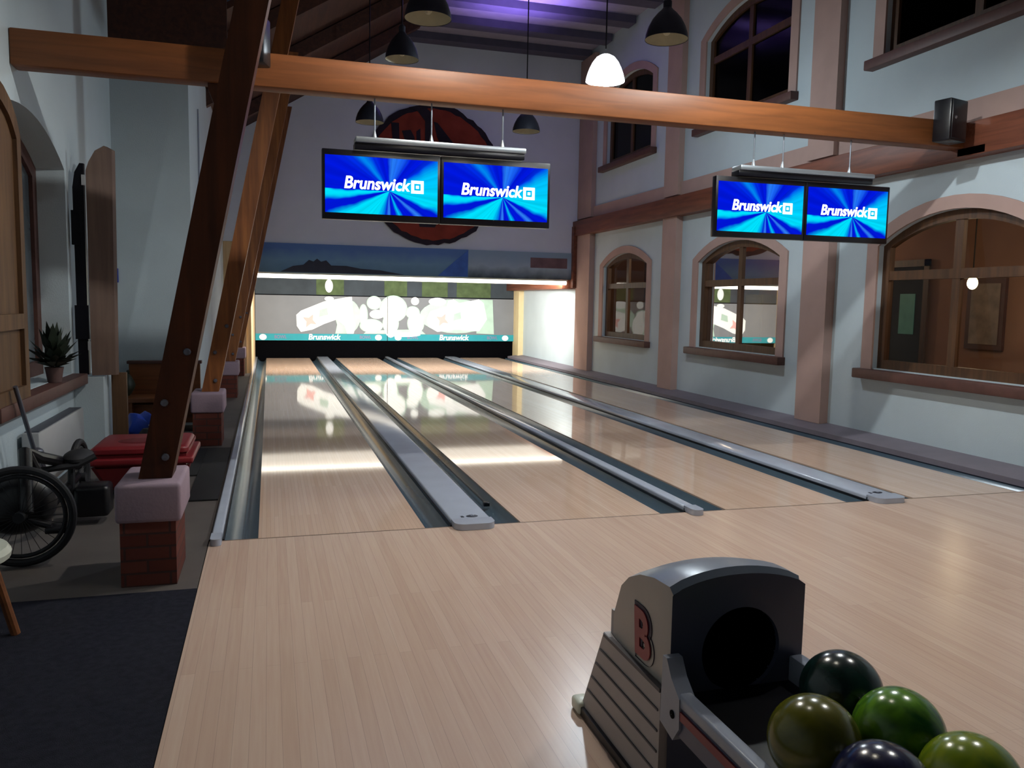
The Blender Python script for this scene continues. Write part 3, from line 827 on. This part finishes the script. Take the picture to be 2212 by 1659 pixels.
b = B(); lathe(b, [(rr, -3.195), (rr*.98, -2.95), (.001, -2.95)], (cx, 0, cz), 32, 'Y'); link('mouth_tunnel', b, 'hole', t)
# lower side cover with horizontal ridges, back foot
b = B(); poly(b, [(1.178, -3.2, .0), (1.178, -2.56, .0), (1.178, -2.60, .06), (1.178, -2.70, .25), (1.178, -2.77, .385), (1.178, -3.2, .375)], (.03, 0, 0)); link('lower_cover', b, 'ridge', t)
b = B(); poly(b, [(1.67, -3.2, .0), (1.67, -2.56, .0), (1.67, -2.62, .06), (1.67, -2.77, .385), (1.67, -3.2, .385)], (-.03, 0, 0)); link('lower_cover', b, 'ridge', t)
b = B(); poly(b, [(1.2, -2.565, .0), (1.65, -2.565, .0), (1.65, -2.775, .385), (1.2, -2.775, .385)], (0, -.01, 0)); box(b, (1.2, -2.8, .38), (1.64, -2.78, .47)); link('back_cover', b, 'ridge', t)
b = B()
for zz, ye in ((.31, -2.745), (.245, -2.71), (.18, -2.675), (.115, -2.64)):
    box(b, (1.174, -3.19, zz), (1.18, ye, zz+.006))
box(b, (1.174, -3.2, .372), (1.19, -2.775, .384))
link('groove_line', b, 'groove', t)
b = B(); box(b, (1.165, -3.2, .0), (1.2, -2.6, .035), .004); link('base_skirt', b, 'black', t)
b = B(); box(b, (1.155, -2.61, .0), (1.215, -2.53, .05), .014, 3); link('corner_foot', b, 'whitep', t)
# B emblem on the left side
text('emblem_outline', 'B', 'logodark', t, (1.1935, -3.052, .475), .215, (PI/2, 0, -PI/2), bold=.016, shear=-.1, ext=.002)
text('emblem_letter', 'B', 'logored', t, (1.1895, -3.045, .477), .2, (PI/2, 0, -PI/2), bold=.007, shear=-.1, ext=.002)
# ball tray
b = B(); box(b, (1.235, -4.75, .33), (1.635, -3.22, .372), .004); link('tray_floor', b, 'black', t)
for x0, x1, nm in ((1.172, 1.217, 'l'), (1.657, 1.70, 'r')):
    b = B(); box(b, (x0, -4.75, .385), (x1, -3.26, .425), .01, 3); link('tray_rail', b, 'railgrey', t)
    b = B(); box(b, (x0+(.004 if nm == 'l' else .0), -4.75, .30), (x1-(.004 if nm == 'r' else .0)-.002, -3.28, .386)); link('rail_skirt', b, 'shell', t)
    xs_ = x0-.002 if nm == 'l' else x1-.004
    b = B(); box(b, (xs_, -4.75, .355), (xs_+.006, -3.3, .38)); link('rail_stripe', b, 'red', t)
    b = B(); poly(b, [(x0-.004, -3.22, .30), (x0-.004, -3.30, .28), (x0-.004, -3.335, .33), (x0-.004, -3.33, .415)]+([(x0-.004, -3.28, .455), (x0-.004, -3.25, .50), (x0-.004, -3.225, .50)] if nm == 'l' else [(x0-.004, -3.225, .42)]), (.05, 0, 0)); link('rail_bracket', b, 'railgrey', t)
    b = B(); lathe(b, [(.001, -.004), (.012, -.003), (.012, .003)], (x0-.004 if nm == 'l' else x1+.006, -3.295, .355), 12, 'X'); link('bolt', b, 'hole', t)
b = B(); box(b, (1.27, -4.6, .0), (1.60, -3.9, .33), .01); link('pedestal', b, 'shell', t)

b = B(); box(b, (1.60, -3.36, .365), (1.648, -3.216, .45), .008); link('inner_guide', b, 'railgrey', t)

def ball_mat(name, a, b_, scale=6.):
    m, nt, out = newmat(name); p = principled(nt, out, a, .2, 0, .5)
    L = nt.links.new; tc = N(nt, 'ShaderNodeTexCoord')
    nz = N(nt, 'ShaderNodeTexNoise', Scale=scale, Detail=3., Distortion=2.); L(tc.outputs['Object'], nz.inputs['Vector'])
    r = N(nt, 'ShaderNodeValToRGB'); r.color_ramp.elements[0].position = .38; r.color_ramp.elements[1].position = .62
    r.color_ramp.elements[0].color = (*srgb(a), 1); r.color_ramp.elements[1].color = (*srgb(b_), 1)
    L(nz.outputs[0], r.inputs[0]); L(r.outputs[0], p.inputs['Base Color'])
    return m
BALLS = [('dark green-black bowling ball nearest the hood mouth', 1.553, -3.515, '0c1c1a', '12302a'),
         ('olive bowling ball nearest the tray rail and hood', 1.318, -3.715, '5c5a14', '4a4c14'),
         ('bright green bowling ball with dark swirls behind the olive ball', 1.545, -3.735, '5c8c1c', '1c4a14'),
         ('yellow-green bowling ball at the bottom right corner', 1.54, -3.955, '7c8a14', '4a6a12'),
         ('dark blue-violet bowling ball in front of the olive ball', 1.325, -3.935, '161a3c', '10101e')]
for lab, x, y, ca, cb in BALLS:
    b = B(); sphere(b, (x, y, .4815), .108, 48)
    o = link('bowling_ball', b, ball_mat('ball_'+ca, ca, cb), base=(x, y, .3735), angle=180)
    tag(o, lab, 'bowling ball', 'bowling balls on the ball return')

# ------------------------------------------------------------------ left aisle
# shutters
t = thing('window_shutter', 'tall panelled wooden shutter at the left edge of the picture', 'shutter', (-1.5, .5, .8), 'window shutters')
top = [(.98, 2.55), (.9, 2.66), (.8, 2.74), (.65, 2.80), (.45, 2.84), (.2, 2.86)]
P_ = [Vector((-1.49, a, z)) for a, z in [(.98, .80)]+top+[(.2, .80)]]
Q_ = [Vector((-1.49, a, z)) for a, z in [(.89, .90), (.89, 2.52), (.83, 2.58), (.75, 2.64), (.62, 2.69), (.45, 2.73), (.3, 2.75), (.3, .90)]]
b = B(); ring(b, P_, Q_, (-.04, 0, 0), closed=True); link('shutter_frame', b, 'shutter', t)
b = B(); poly(b, [p+Vector((-.028, 0, 0)) for p in Q_], (-.008, 0, 0)); link('shutter_board', b, 'shutter', t)
b = B(); box(b, (-1.488, .3, 1.28), (-1.53, .89, 1.38)); link('mid_rail', b, 'shutter', t)
t = thing('window_shutter', 'narrow brown half-arched shutter standing open beside the end wall', 'shutter', (-1.4, 2.9, .78), 'window shutters')
b = B(); poly(b, [(-1.455, 2.82, .79), (-1.27, 2.88, .79), (-1.25, 2.88, 2.80), (-1.31, 2.86, 2.83), (-1.38, 2.84, 2.78), (-1.43, 2.825, 2.68), (-1.455, 2.82, 2.6)], (.02, .05, 0)); link('shutter_board', b, 'shutter2', t)
b = B(); poly(b, [(-1.555, 2.80, .80), (-1.475, 2.81, .80), (-1.47, 2.81, 2.66), (-1.50, 2.805, 2.66), (-1.54, 2.80, 2.58), (-1.56, 2.80, 2.45)], (.004, .04, 0))
box(b, (-1.575, 2.78, 1.95), (-1.50, 2.85, 2.25)); box(b, (-1.57, 2.78, 1.12), (-1.46, 2.85, 1.42)); link('folded_leaf', b, 'bezel', t)
b = B(); box(b, (-1.485, 2.79, 2.47), (-1.455, 2.80, 2.56)); link('hinge', b, 'radiator', t)
b = B(); box(b, (-1.475, 2.79, 1.02), (-1.455, 2.80, 1.10)); link('hinge', b, 'radiator', t)
# parapet ledge beside it
b = B(); box(b, (XL+.002, 2.8, 0), (-1.36, 3.6, .78)); struct('trim_18', b, 'white')
b = B(); box(b, (-1.33, 3.0, .0), (-1.20, 3.05, .80), .004)
tag(link('wooden_board', b, 'shutter'), 'upright light-brown board standing by the white ledge', 'board')
# plant on sill
t = thing('potted_plant', 'dark leafy plant in a small pot on the brown sill', 'plant', (-1.56, 1.95, .817))
b = B(); lathe(b, [(.001, 0), (.05, 0), (.065, .1), (.07, .12), (.06, .12), (.055, .1), (.001, .1)], (-1.56, 1.95, .817), 18); link('pot', b, 'potm', t)
b = B()
rnd = random.Random(4)
for k in range(110):
    a = rnd.uniform(0, 2*PI); e = rnd.uniform(.1, 1.4); ln = rnd.uniform(.12, .34)
    p = Vector((-1.56, 1.95, .93)); d = Vector((math.cos(a)*math.cos(e)*.7, math.sin(a)*math.cos(e), math.sin(e)*1.2))
    q = p+d*ln; s = Vector((-math.sin(a), math.cos(a), 0))*.035
    m_ = p+d*ln*.6+Vector((0, 0, .02))
    v = [b.verts.new(p+d*ln*.15), b.verts.new(m_+s), b.verts.new(q), b.verts.new(m_-s)]
    b.faces.new(v)
link('leaves', b, 'leaf', t)
# radiator
t = thing('radiator', 'flat white panel radiator under the left window', 'radiator', (-1.52, 1.7, .14))
b = B(); box(b, (-1.57, 1.02, .14), (-1.46, 2.45, .55), .01); link('panel', b, 'radiator', t)
b = B(); box(b, (-1.56, 1.06, .551), (-1.47, 2.41, .556))
link('grille', b, 'broom', t)
b = B(); tube(b, [(-1.52, 1.0, 0), (-1.52, 1.0, .2), (-1.52, 1.03, .2)], .012, 8); link('pipe', b, 'radiator', t)
# pole
t = thing('telescopic_pole', 'grey pole with thicker lower sleeve leaning by the radiator', 'pole', (-1.47, .78, 0))
b = B(); tube(b, [(-1.40, .80, .30), (-1.455, .50, .93)], .014, 10); link('tube', b, 'broom', t)
b = B(); tube(b, [(-1.37, .88, .0), (-1.37, .86, .12), (-1.405, .79, .42)], .024, 10); link('sleeve', b, 'broom', t)
b = B(); sphere(b, (-1.415, .765, .46), .038, 14, (1.2, 1, .9)); link('clamp', b, 'broom', t)
# bench with panelled back at the end wall
t = thing('wooden_bench', 'brown wooden bench with panelled back against the aisle end wall', 'bench', (-1.08, 4.7, 0))
b = B(); box(b, (-1.46, 4.86, .05), (-.70, 4.93, .74)); link('backrest', b, 'bench', t)
b = B(); box(b, (-1.48, 4.84, .74), (-.68, 4.95, .775), .006); link('top_rail', b, 'sill', t)
b = B(); box(b, (-1.46, 4.45, .34), (-.70, 4.86, .39), .006); link('seat', b, 'bench', t)
for x in (-1.43, -.76):
    b = B(); box(b, (x, 4.48, .0), (x+.05, 4.84, .34)); link('leg', b, 'bench', t)
b = B(); box(b, (-1.40, 4.6, .18), (-.76, 4.64, .30)); link('apron', b, 'bench', t)
t = thing('dark_bag', 'dark green-grey bag slumped at the left end of the wooden bench', 'bag', (-1.46, 4.62, .39))
b = B(); sphere(b, (-1.44, 4.66, .51), .12, 20, (.55, 1, 1)); 
for v in b.verts: v.co += Vector((math.sin(v.co.z*40)*.008, 0, math.sin(v.co.y*30)*.01))
link('sack', b, 'leaf', t)
b = B(); tube(b, [(-1.44, 4.6, .6), (-1.44, 4.63, .68), (-1.44, 4.69, .68), (-1.44, 4.72, .6)], .01, 8); link('strap', b, 'leaf', t)
# red box
t = thing('red_tub', 'red plastic tub with ribbed rim and domed lid behind the nearest brick pier', 'tub', (-.85, 1.55, 0))
b = B(); z0_, z1_ = .06, .27
lo = [(-1.10, 1.30), (-.58, 1.30), (-.58, 1.80), (-1.10, 1.80)]; hi = [(-1.2, 1.22), (-.5, 1.22), (-.5, 1.9), (-1.2, 1.9)]
vl = [b.verts.new((x, y, z0_)) for x, y in lo]; vh = [b.verts.new((x, y, z1_)) for x, y in hi]
b.faces.new(vl[::-1]); b.faces.new(vh)
for k in range(4): b.faces.new((vl[k], vl[(k+1) % 4], vh[(k+1) % 4], vh[k]))
bmesh.ops.bevel(b, geom=b.edges[:], offset=.03, segments=3, affect='EDGES'); link('body', b, 'redbox', t)
b = B(); box(b, (-1.22, 1.2, .265), (-.48, 1.92, .315), .014, 3); link('rim', b, 'redbox', t)
b = B(); box(b, (-1.19, 1.23, .328), (-.51, 1.89, .40), .05, 4); box(b, (-1.17, 1.25, .31), (-.53, 1.87, .335)); link('lid', b, 'redbox', t)
b = B(); sphere(b, (-.88, 1.5, .40), 1, 24, (.16, .13, .012)); link('lid_recess', b, mat('red_dark', '5a1016', .5, var=0), t)
b = B()
for x in (-1.08, -.62):
    for y in (1.36, 1.74): lathe(b, [(.001, -.02), (.05, -.02), (.055, 0), (.05, .02), (.001, .02)], (x, y, .055), 16, 'X')
link('castor', b, 'tyre', t)
# bags near the end
t = thing('blue_bundle', 'bright blue plastic bundle with a white flap in front of the bench', 'bundle', (-1.2, 3.2, 0))
b = B(); sphere(b, (-1.12, 3.3, .25), .14, 18, (1.0, .8, 1.0))
for v in b.verts: v.co += Vector((math.sin(v.co.z*31+v.co.y*17)*.02, math.sin(v.co.x*27)*.02, math.sin(v.co.x*35+v.co.y*21)*.025))
sphere(b, (-1.10, 3.3, .1), .1, 14, (1.2, 1, 1)); link('sheet', b, 'blue', t)
b = B(); sphere(b, (-.98, 3.2, .27), 1, 16, (.07, .05, .02)); link('flap', b, 'mwhite', t)
b = B(); sphere(b, (-.97, 2.95, .15), .15, 18, (1, .8, 1))
for v in b.verts: v.co += Vector((0, 0, math.sin(v.co.x*40+v.co.y*30)*.015))
tag(link('black_sack', b, 'tyre', base=(-.97, 2.95, 0)), 'black sack slumped behind the red tub', 'sack')
b = B(); lathe(b, [(.001, 0), (.07, 0), (.09, .2), (.095, .2), (.095, .22), (.085, .22), (.08, .2), (.065, .02), (.001, .02)], (-1.27, 2.6, 0), 20)
tag(link('bucket', b, 'blueg', base=(-1.27, 2.6, 0)), 'small blue-grey bucket between the radiator and red tub', 'bucket')
# low black wheeled machine
t = thing('pedal_cart', 'black low cart with one thin large tyre beside the nearest brick pier', 'cart', (-1.2, .1, 0))
def wheel(c, R, ax, r=.022):
    b = B(); torus(b, c, R-r, r, ax); o = link('wheel', b, 'tyre', t)
    b = B(); torus(b, c, R-.06, .012, ax, 40, 8); link('wheel_rim', b, 'tyre', o)
    b = B()
    for k in range(14):
        a = PI*k/14; d = Vector((math.cos(a), 0, math.sin(a))) if ax == 'Y' else Vector((0, math.cos(a), math.sin(a)))
        tube(b, [Vector(c)-d*(R-.06), Vector(c)+d*(R-.06)], .0016, 4)
    link('wheel_spokes', b, 'tyre', o)
    b = B(); lathe(b, [(.001, -.04), (.03, -.04), (.03, .04), (.001, .04)], c, 14, ax); link('wheel_hub', b, 'tyre', o)
wheel((-1.25, -.28, .285), .285, 'Y')
wheel((-1.18, .85, .265), .265, 'X')
b = B(); tube(b, [(-1.225, -.25, .295), (-1.26, -.1, .62), (-1.25, .1, .55), (-1.18, .8, .36)], .035, 10)
tube(b, [(-1.25, -.1, .6), (-1.22, .3, .22), (-1.19, .82, .28)], .03, 10); link('chassis', b, 'black', t)
b = B(); sphere(b, (-1.32, -.1, .33), 1, 24, (.22, .13, .19)); link('body_cover', b, 'black', t)
b = B(); tube(b, [(-1.36, .35, .42), (-1.28, .35, .42), (-1.1, .42, .43), (-1.0, .45, .48)], .02, 8); link('handlebar', b, 'tyre', t)
b = B(); sphere(b, (-1.12, .55, .46), 1, 18, (.09, .16, .05)); link('seat', b, 'tyre', t)
b = B(); tube(b, [(-1.3, -.2, .26), (-1.12, -.2, .2)], .018, 8); box(b, (-1.14, -.26, .17), (-1.02, -.14, .205), .008); link('pedal', b, 'black', t)
b = B(); box(b, (-1.16, .55, .05), (-.95, .75, .26), .03, 3); link('battery_case', b, 'black', t)
# black mat between piers
b = B(); box(b, (-.52, 1.08, .001), (-.30, 3.3, .014), .004)
b2 = B(); box(b2, (-.74, 2.0, .001), (-.52, 3.3, .014)); join(b, b2)
tag(link('floor_mat', b, 'rubber'), 'black floor mat between the first two brick piers', 'mat')
# stool at left edge
t = thing('stool', 'wooden stool with a white rounded seat cut by the left edge', 'stool', (-1.24, -1.35, 0))
b = B(); lathe(b, [(.001, .35), (.2, .35), (.225, .365), (.23, .39), (.215, .415), (.001, .425)], (-1.24, -1.35, 0), 28); link('seat', b, 'whitep', t)
for k in range(4):
    a = k*PI/2+.2; b = B(); tube(b, [(-1.24+.15*math.cos(a), -1.35+.15*math.sin(a), .35), (-1.24+.23*math.cos(a), -1.35+.23*math.sin(a), .004)], .02, 10); link('leg', b, 'bench', t)
b = B(); box(b, (-1.595, 4.975, 1.66), (-1.56, 4.998, 1.82), .004)
tag(link('wall_tag', b, 'blue'), 'small blue tag on the white wall beside the brown half-arched shutter', 'tag')
# small black box + conduit on the aisle end wall
t = thing('wall_switch', 'small dark switch with conduit on the white wall behind the second post', 'switch', (-.775, 6.2, 1.9))
b = B(); box(b, (-.779, 6.1, 2.0), (-.74, 6.25, 2.14), .006); link('housing', b, 'black', t)
b = B(); tube(b, [(-.765, 6.17, 2.14), (-.765, 6.17, 3.9)], .01, 8); link('conduit', b, 'railgrey', t)

# ------------------------------------------------------------------ corridor contents seen through the lower windows
t = thing('hanging_lamp', 'glowing warm lamp seen through the nearest lower window', 'lamp', (8.3, 2.75, 1.8))
b = B(); sphere(b, (8.3, 2.75, 1.85), .06, 16, (1, 1, 1.3)); link('bulb', b, 'lampwarm', t)
b = B(); tube(b, [(8.3, 2.75, 1.93), (8.3, 2.75, 2.998)], .008, 6); link('cord', b, 'black', t)
b = B(); lathe(b, [(.03, 0), (.035, .06), (.01, .09)], (8.3, 2.75, 1.9), 12); link('socket', b, 'chrome', t)
t = thing('picture_frame', 'tall dark-framed picture on the corridor wall behind the nearest lower window', 'picture', (9.28, 3.6, 1.2))
b = B(); box(b, (9.25, 3.15, 1.0), (9.299, 3.75, 1.95)); link('frame', b, 'sill', t)
b = B(); box(b, (9.243, 3.22, 1.07), (9.25, 3.68, 1.88)); link('print', b, mat('print_grey', '8a7a70', .6, var=.3), t)
t = thing('corridor_doorway', 'dark doorway with greenish glow behind the nearest lower window', 'doorway', (9.29, 5.0, 0))
b = B(); box(b, (9.26, 4.55, 0), (9.299, 5.35, 2.15)); link('door_leaf', b, 'night', t)
b = B(); box(b, (9.25, 4.7, 1.15), (9.259, 5.0, 1.75)); link('glass_pane', b, mat('door_glow', '4a7468', .4, var=.2, emit='3f7a68', es=.12), t)
b = B(); box(b, (9.24, 4.45, 0), (9.27, 4.55, 2.25)); box(b, (9.24, 5.35, 0), (9.27, 5.45, 2.25)); box(b, (9.24, 4.45, 2.15), (9.27, 5.45, 2.25)); link('door_frame', b, 'frame', t)
t = thing('tall_cabinet', 'tall dark cabinet by the corridor wall behind the second lower window', 'cabinet', (9.1, 9.2, 0))
b = B(); box(b, (8.9, 8.8, 0), (9.28, 9.6, 2.0), .01); link('carcass', b, 'sill', t)
b = B(); box(b, (8.885, 8.83, .1), (8.9, 9.19, 1.95)); link('door', b, 'rail', t)
b = B(); box(b, (8.885, 9.21, .1), (8.9, 9.57, 1.95)); link('door', b, 'rail', t)
t = thing('yellow_locker', 'olive-yellow locker beside the tall dark cabinet', 'cabinet', (9.1, 8.35, 0))
b = B(); box(b, (8.92, 8.1, 0), (9.28, 8.7, 1.75), .01); link('carcass', b, mat('olive', '8a7a3c', .5, var=.1), t)
b = B(); box(b, (8.905, 8.13, .08), (8.92, 8.67, 1.7)); link('door', b, mat('olive2', '94843f', .5, var=.1), t)

# ------------------------------------------------------------------ lights
def light(name, kind, loc, energy, col, size=.1, rot=None, **k):
    l = bpy.data.lights.new(name, kind); l.energy = energy; l.color = col
    if kind == 'AREA':
        l.shape = 'RECTANGLE'; l.size, l.size_y = size
    else: l.shadow_soft_size = size
    for a, v in k.items(): setattr(l, a, v)
    o = bpy.data.objects.new(name, l); COL.objects.link(o); o.location = loc
    if rot: o.rotation_euler = rot
    return o
COOL = (.80, .92, 1.)
light('pendant_glow', 'POINT', (4.03, 4.25, 4.13), 120, COOL, .12)
light('pendant_glow', 'POINT', (1.5, .05, 4.15), 160, (1, .97, .93), .045)
light('pendant_glow', 'POINT', (3.95, .05, 4.15), 190, (.88, .95, 1.), .045)
light('pendant_glow', 'POINT', (1.5, -2.2, 4.15), 20, (1, .97, .93), .045)
light('pendant_glow', 'POINT', (3.95, -2.2, 4.15), 100, (.95, .96, 1.), .045)
light('tube_glow', 'AREA', (3.1, YF+.08, 1.97), 400, (1, .97, .92), (6.4, .08), (math.radians(68), 0, 0))
light('violet_spot', 'SPOT', (4.3, 8.9, 5.7), 330, (.40, .26, 1.), .15, (PI, 0, 0), spot_size=2.2, spot_blend=.9)
light('corridor_glow', 'POINT', (8.3, 2.75, 1.7), 5, (1, .78, .55), .15)
light('corridor_glow', 'POINT', (8.0, 7.5, 2.6), 60, (1, .76, .55), .15)  # added fill to brighten the corridor; no lamp stands here
light('corridor_glow', 'POINT', (8.6, -.5, 2.6), 55, (1, .78, .55), .15)  # added fill for the room behind the nearest window, without a fitting
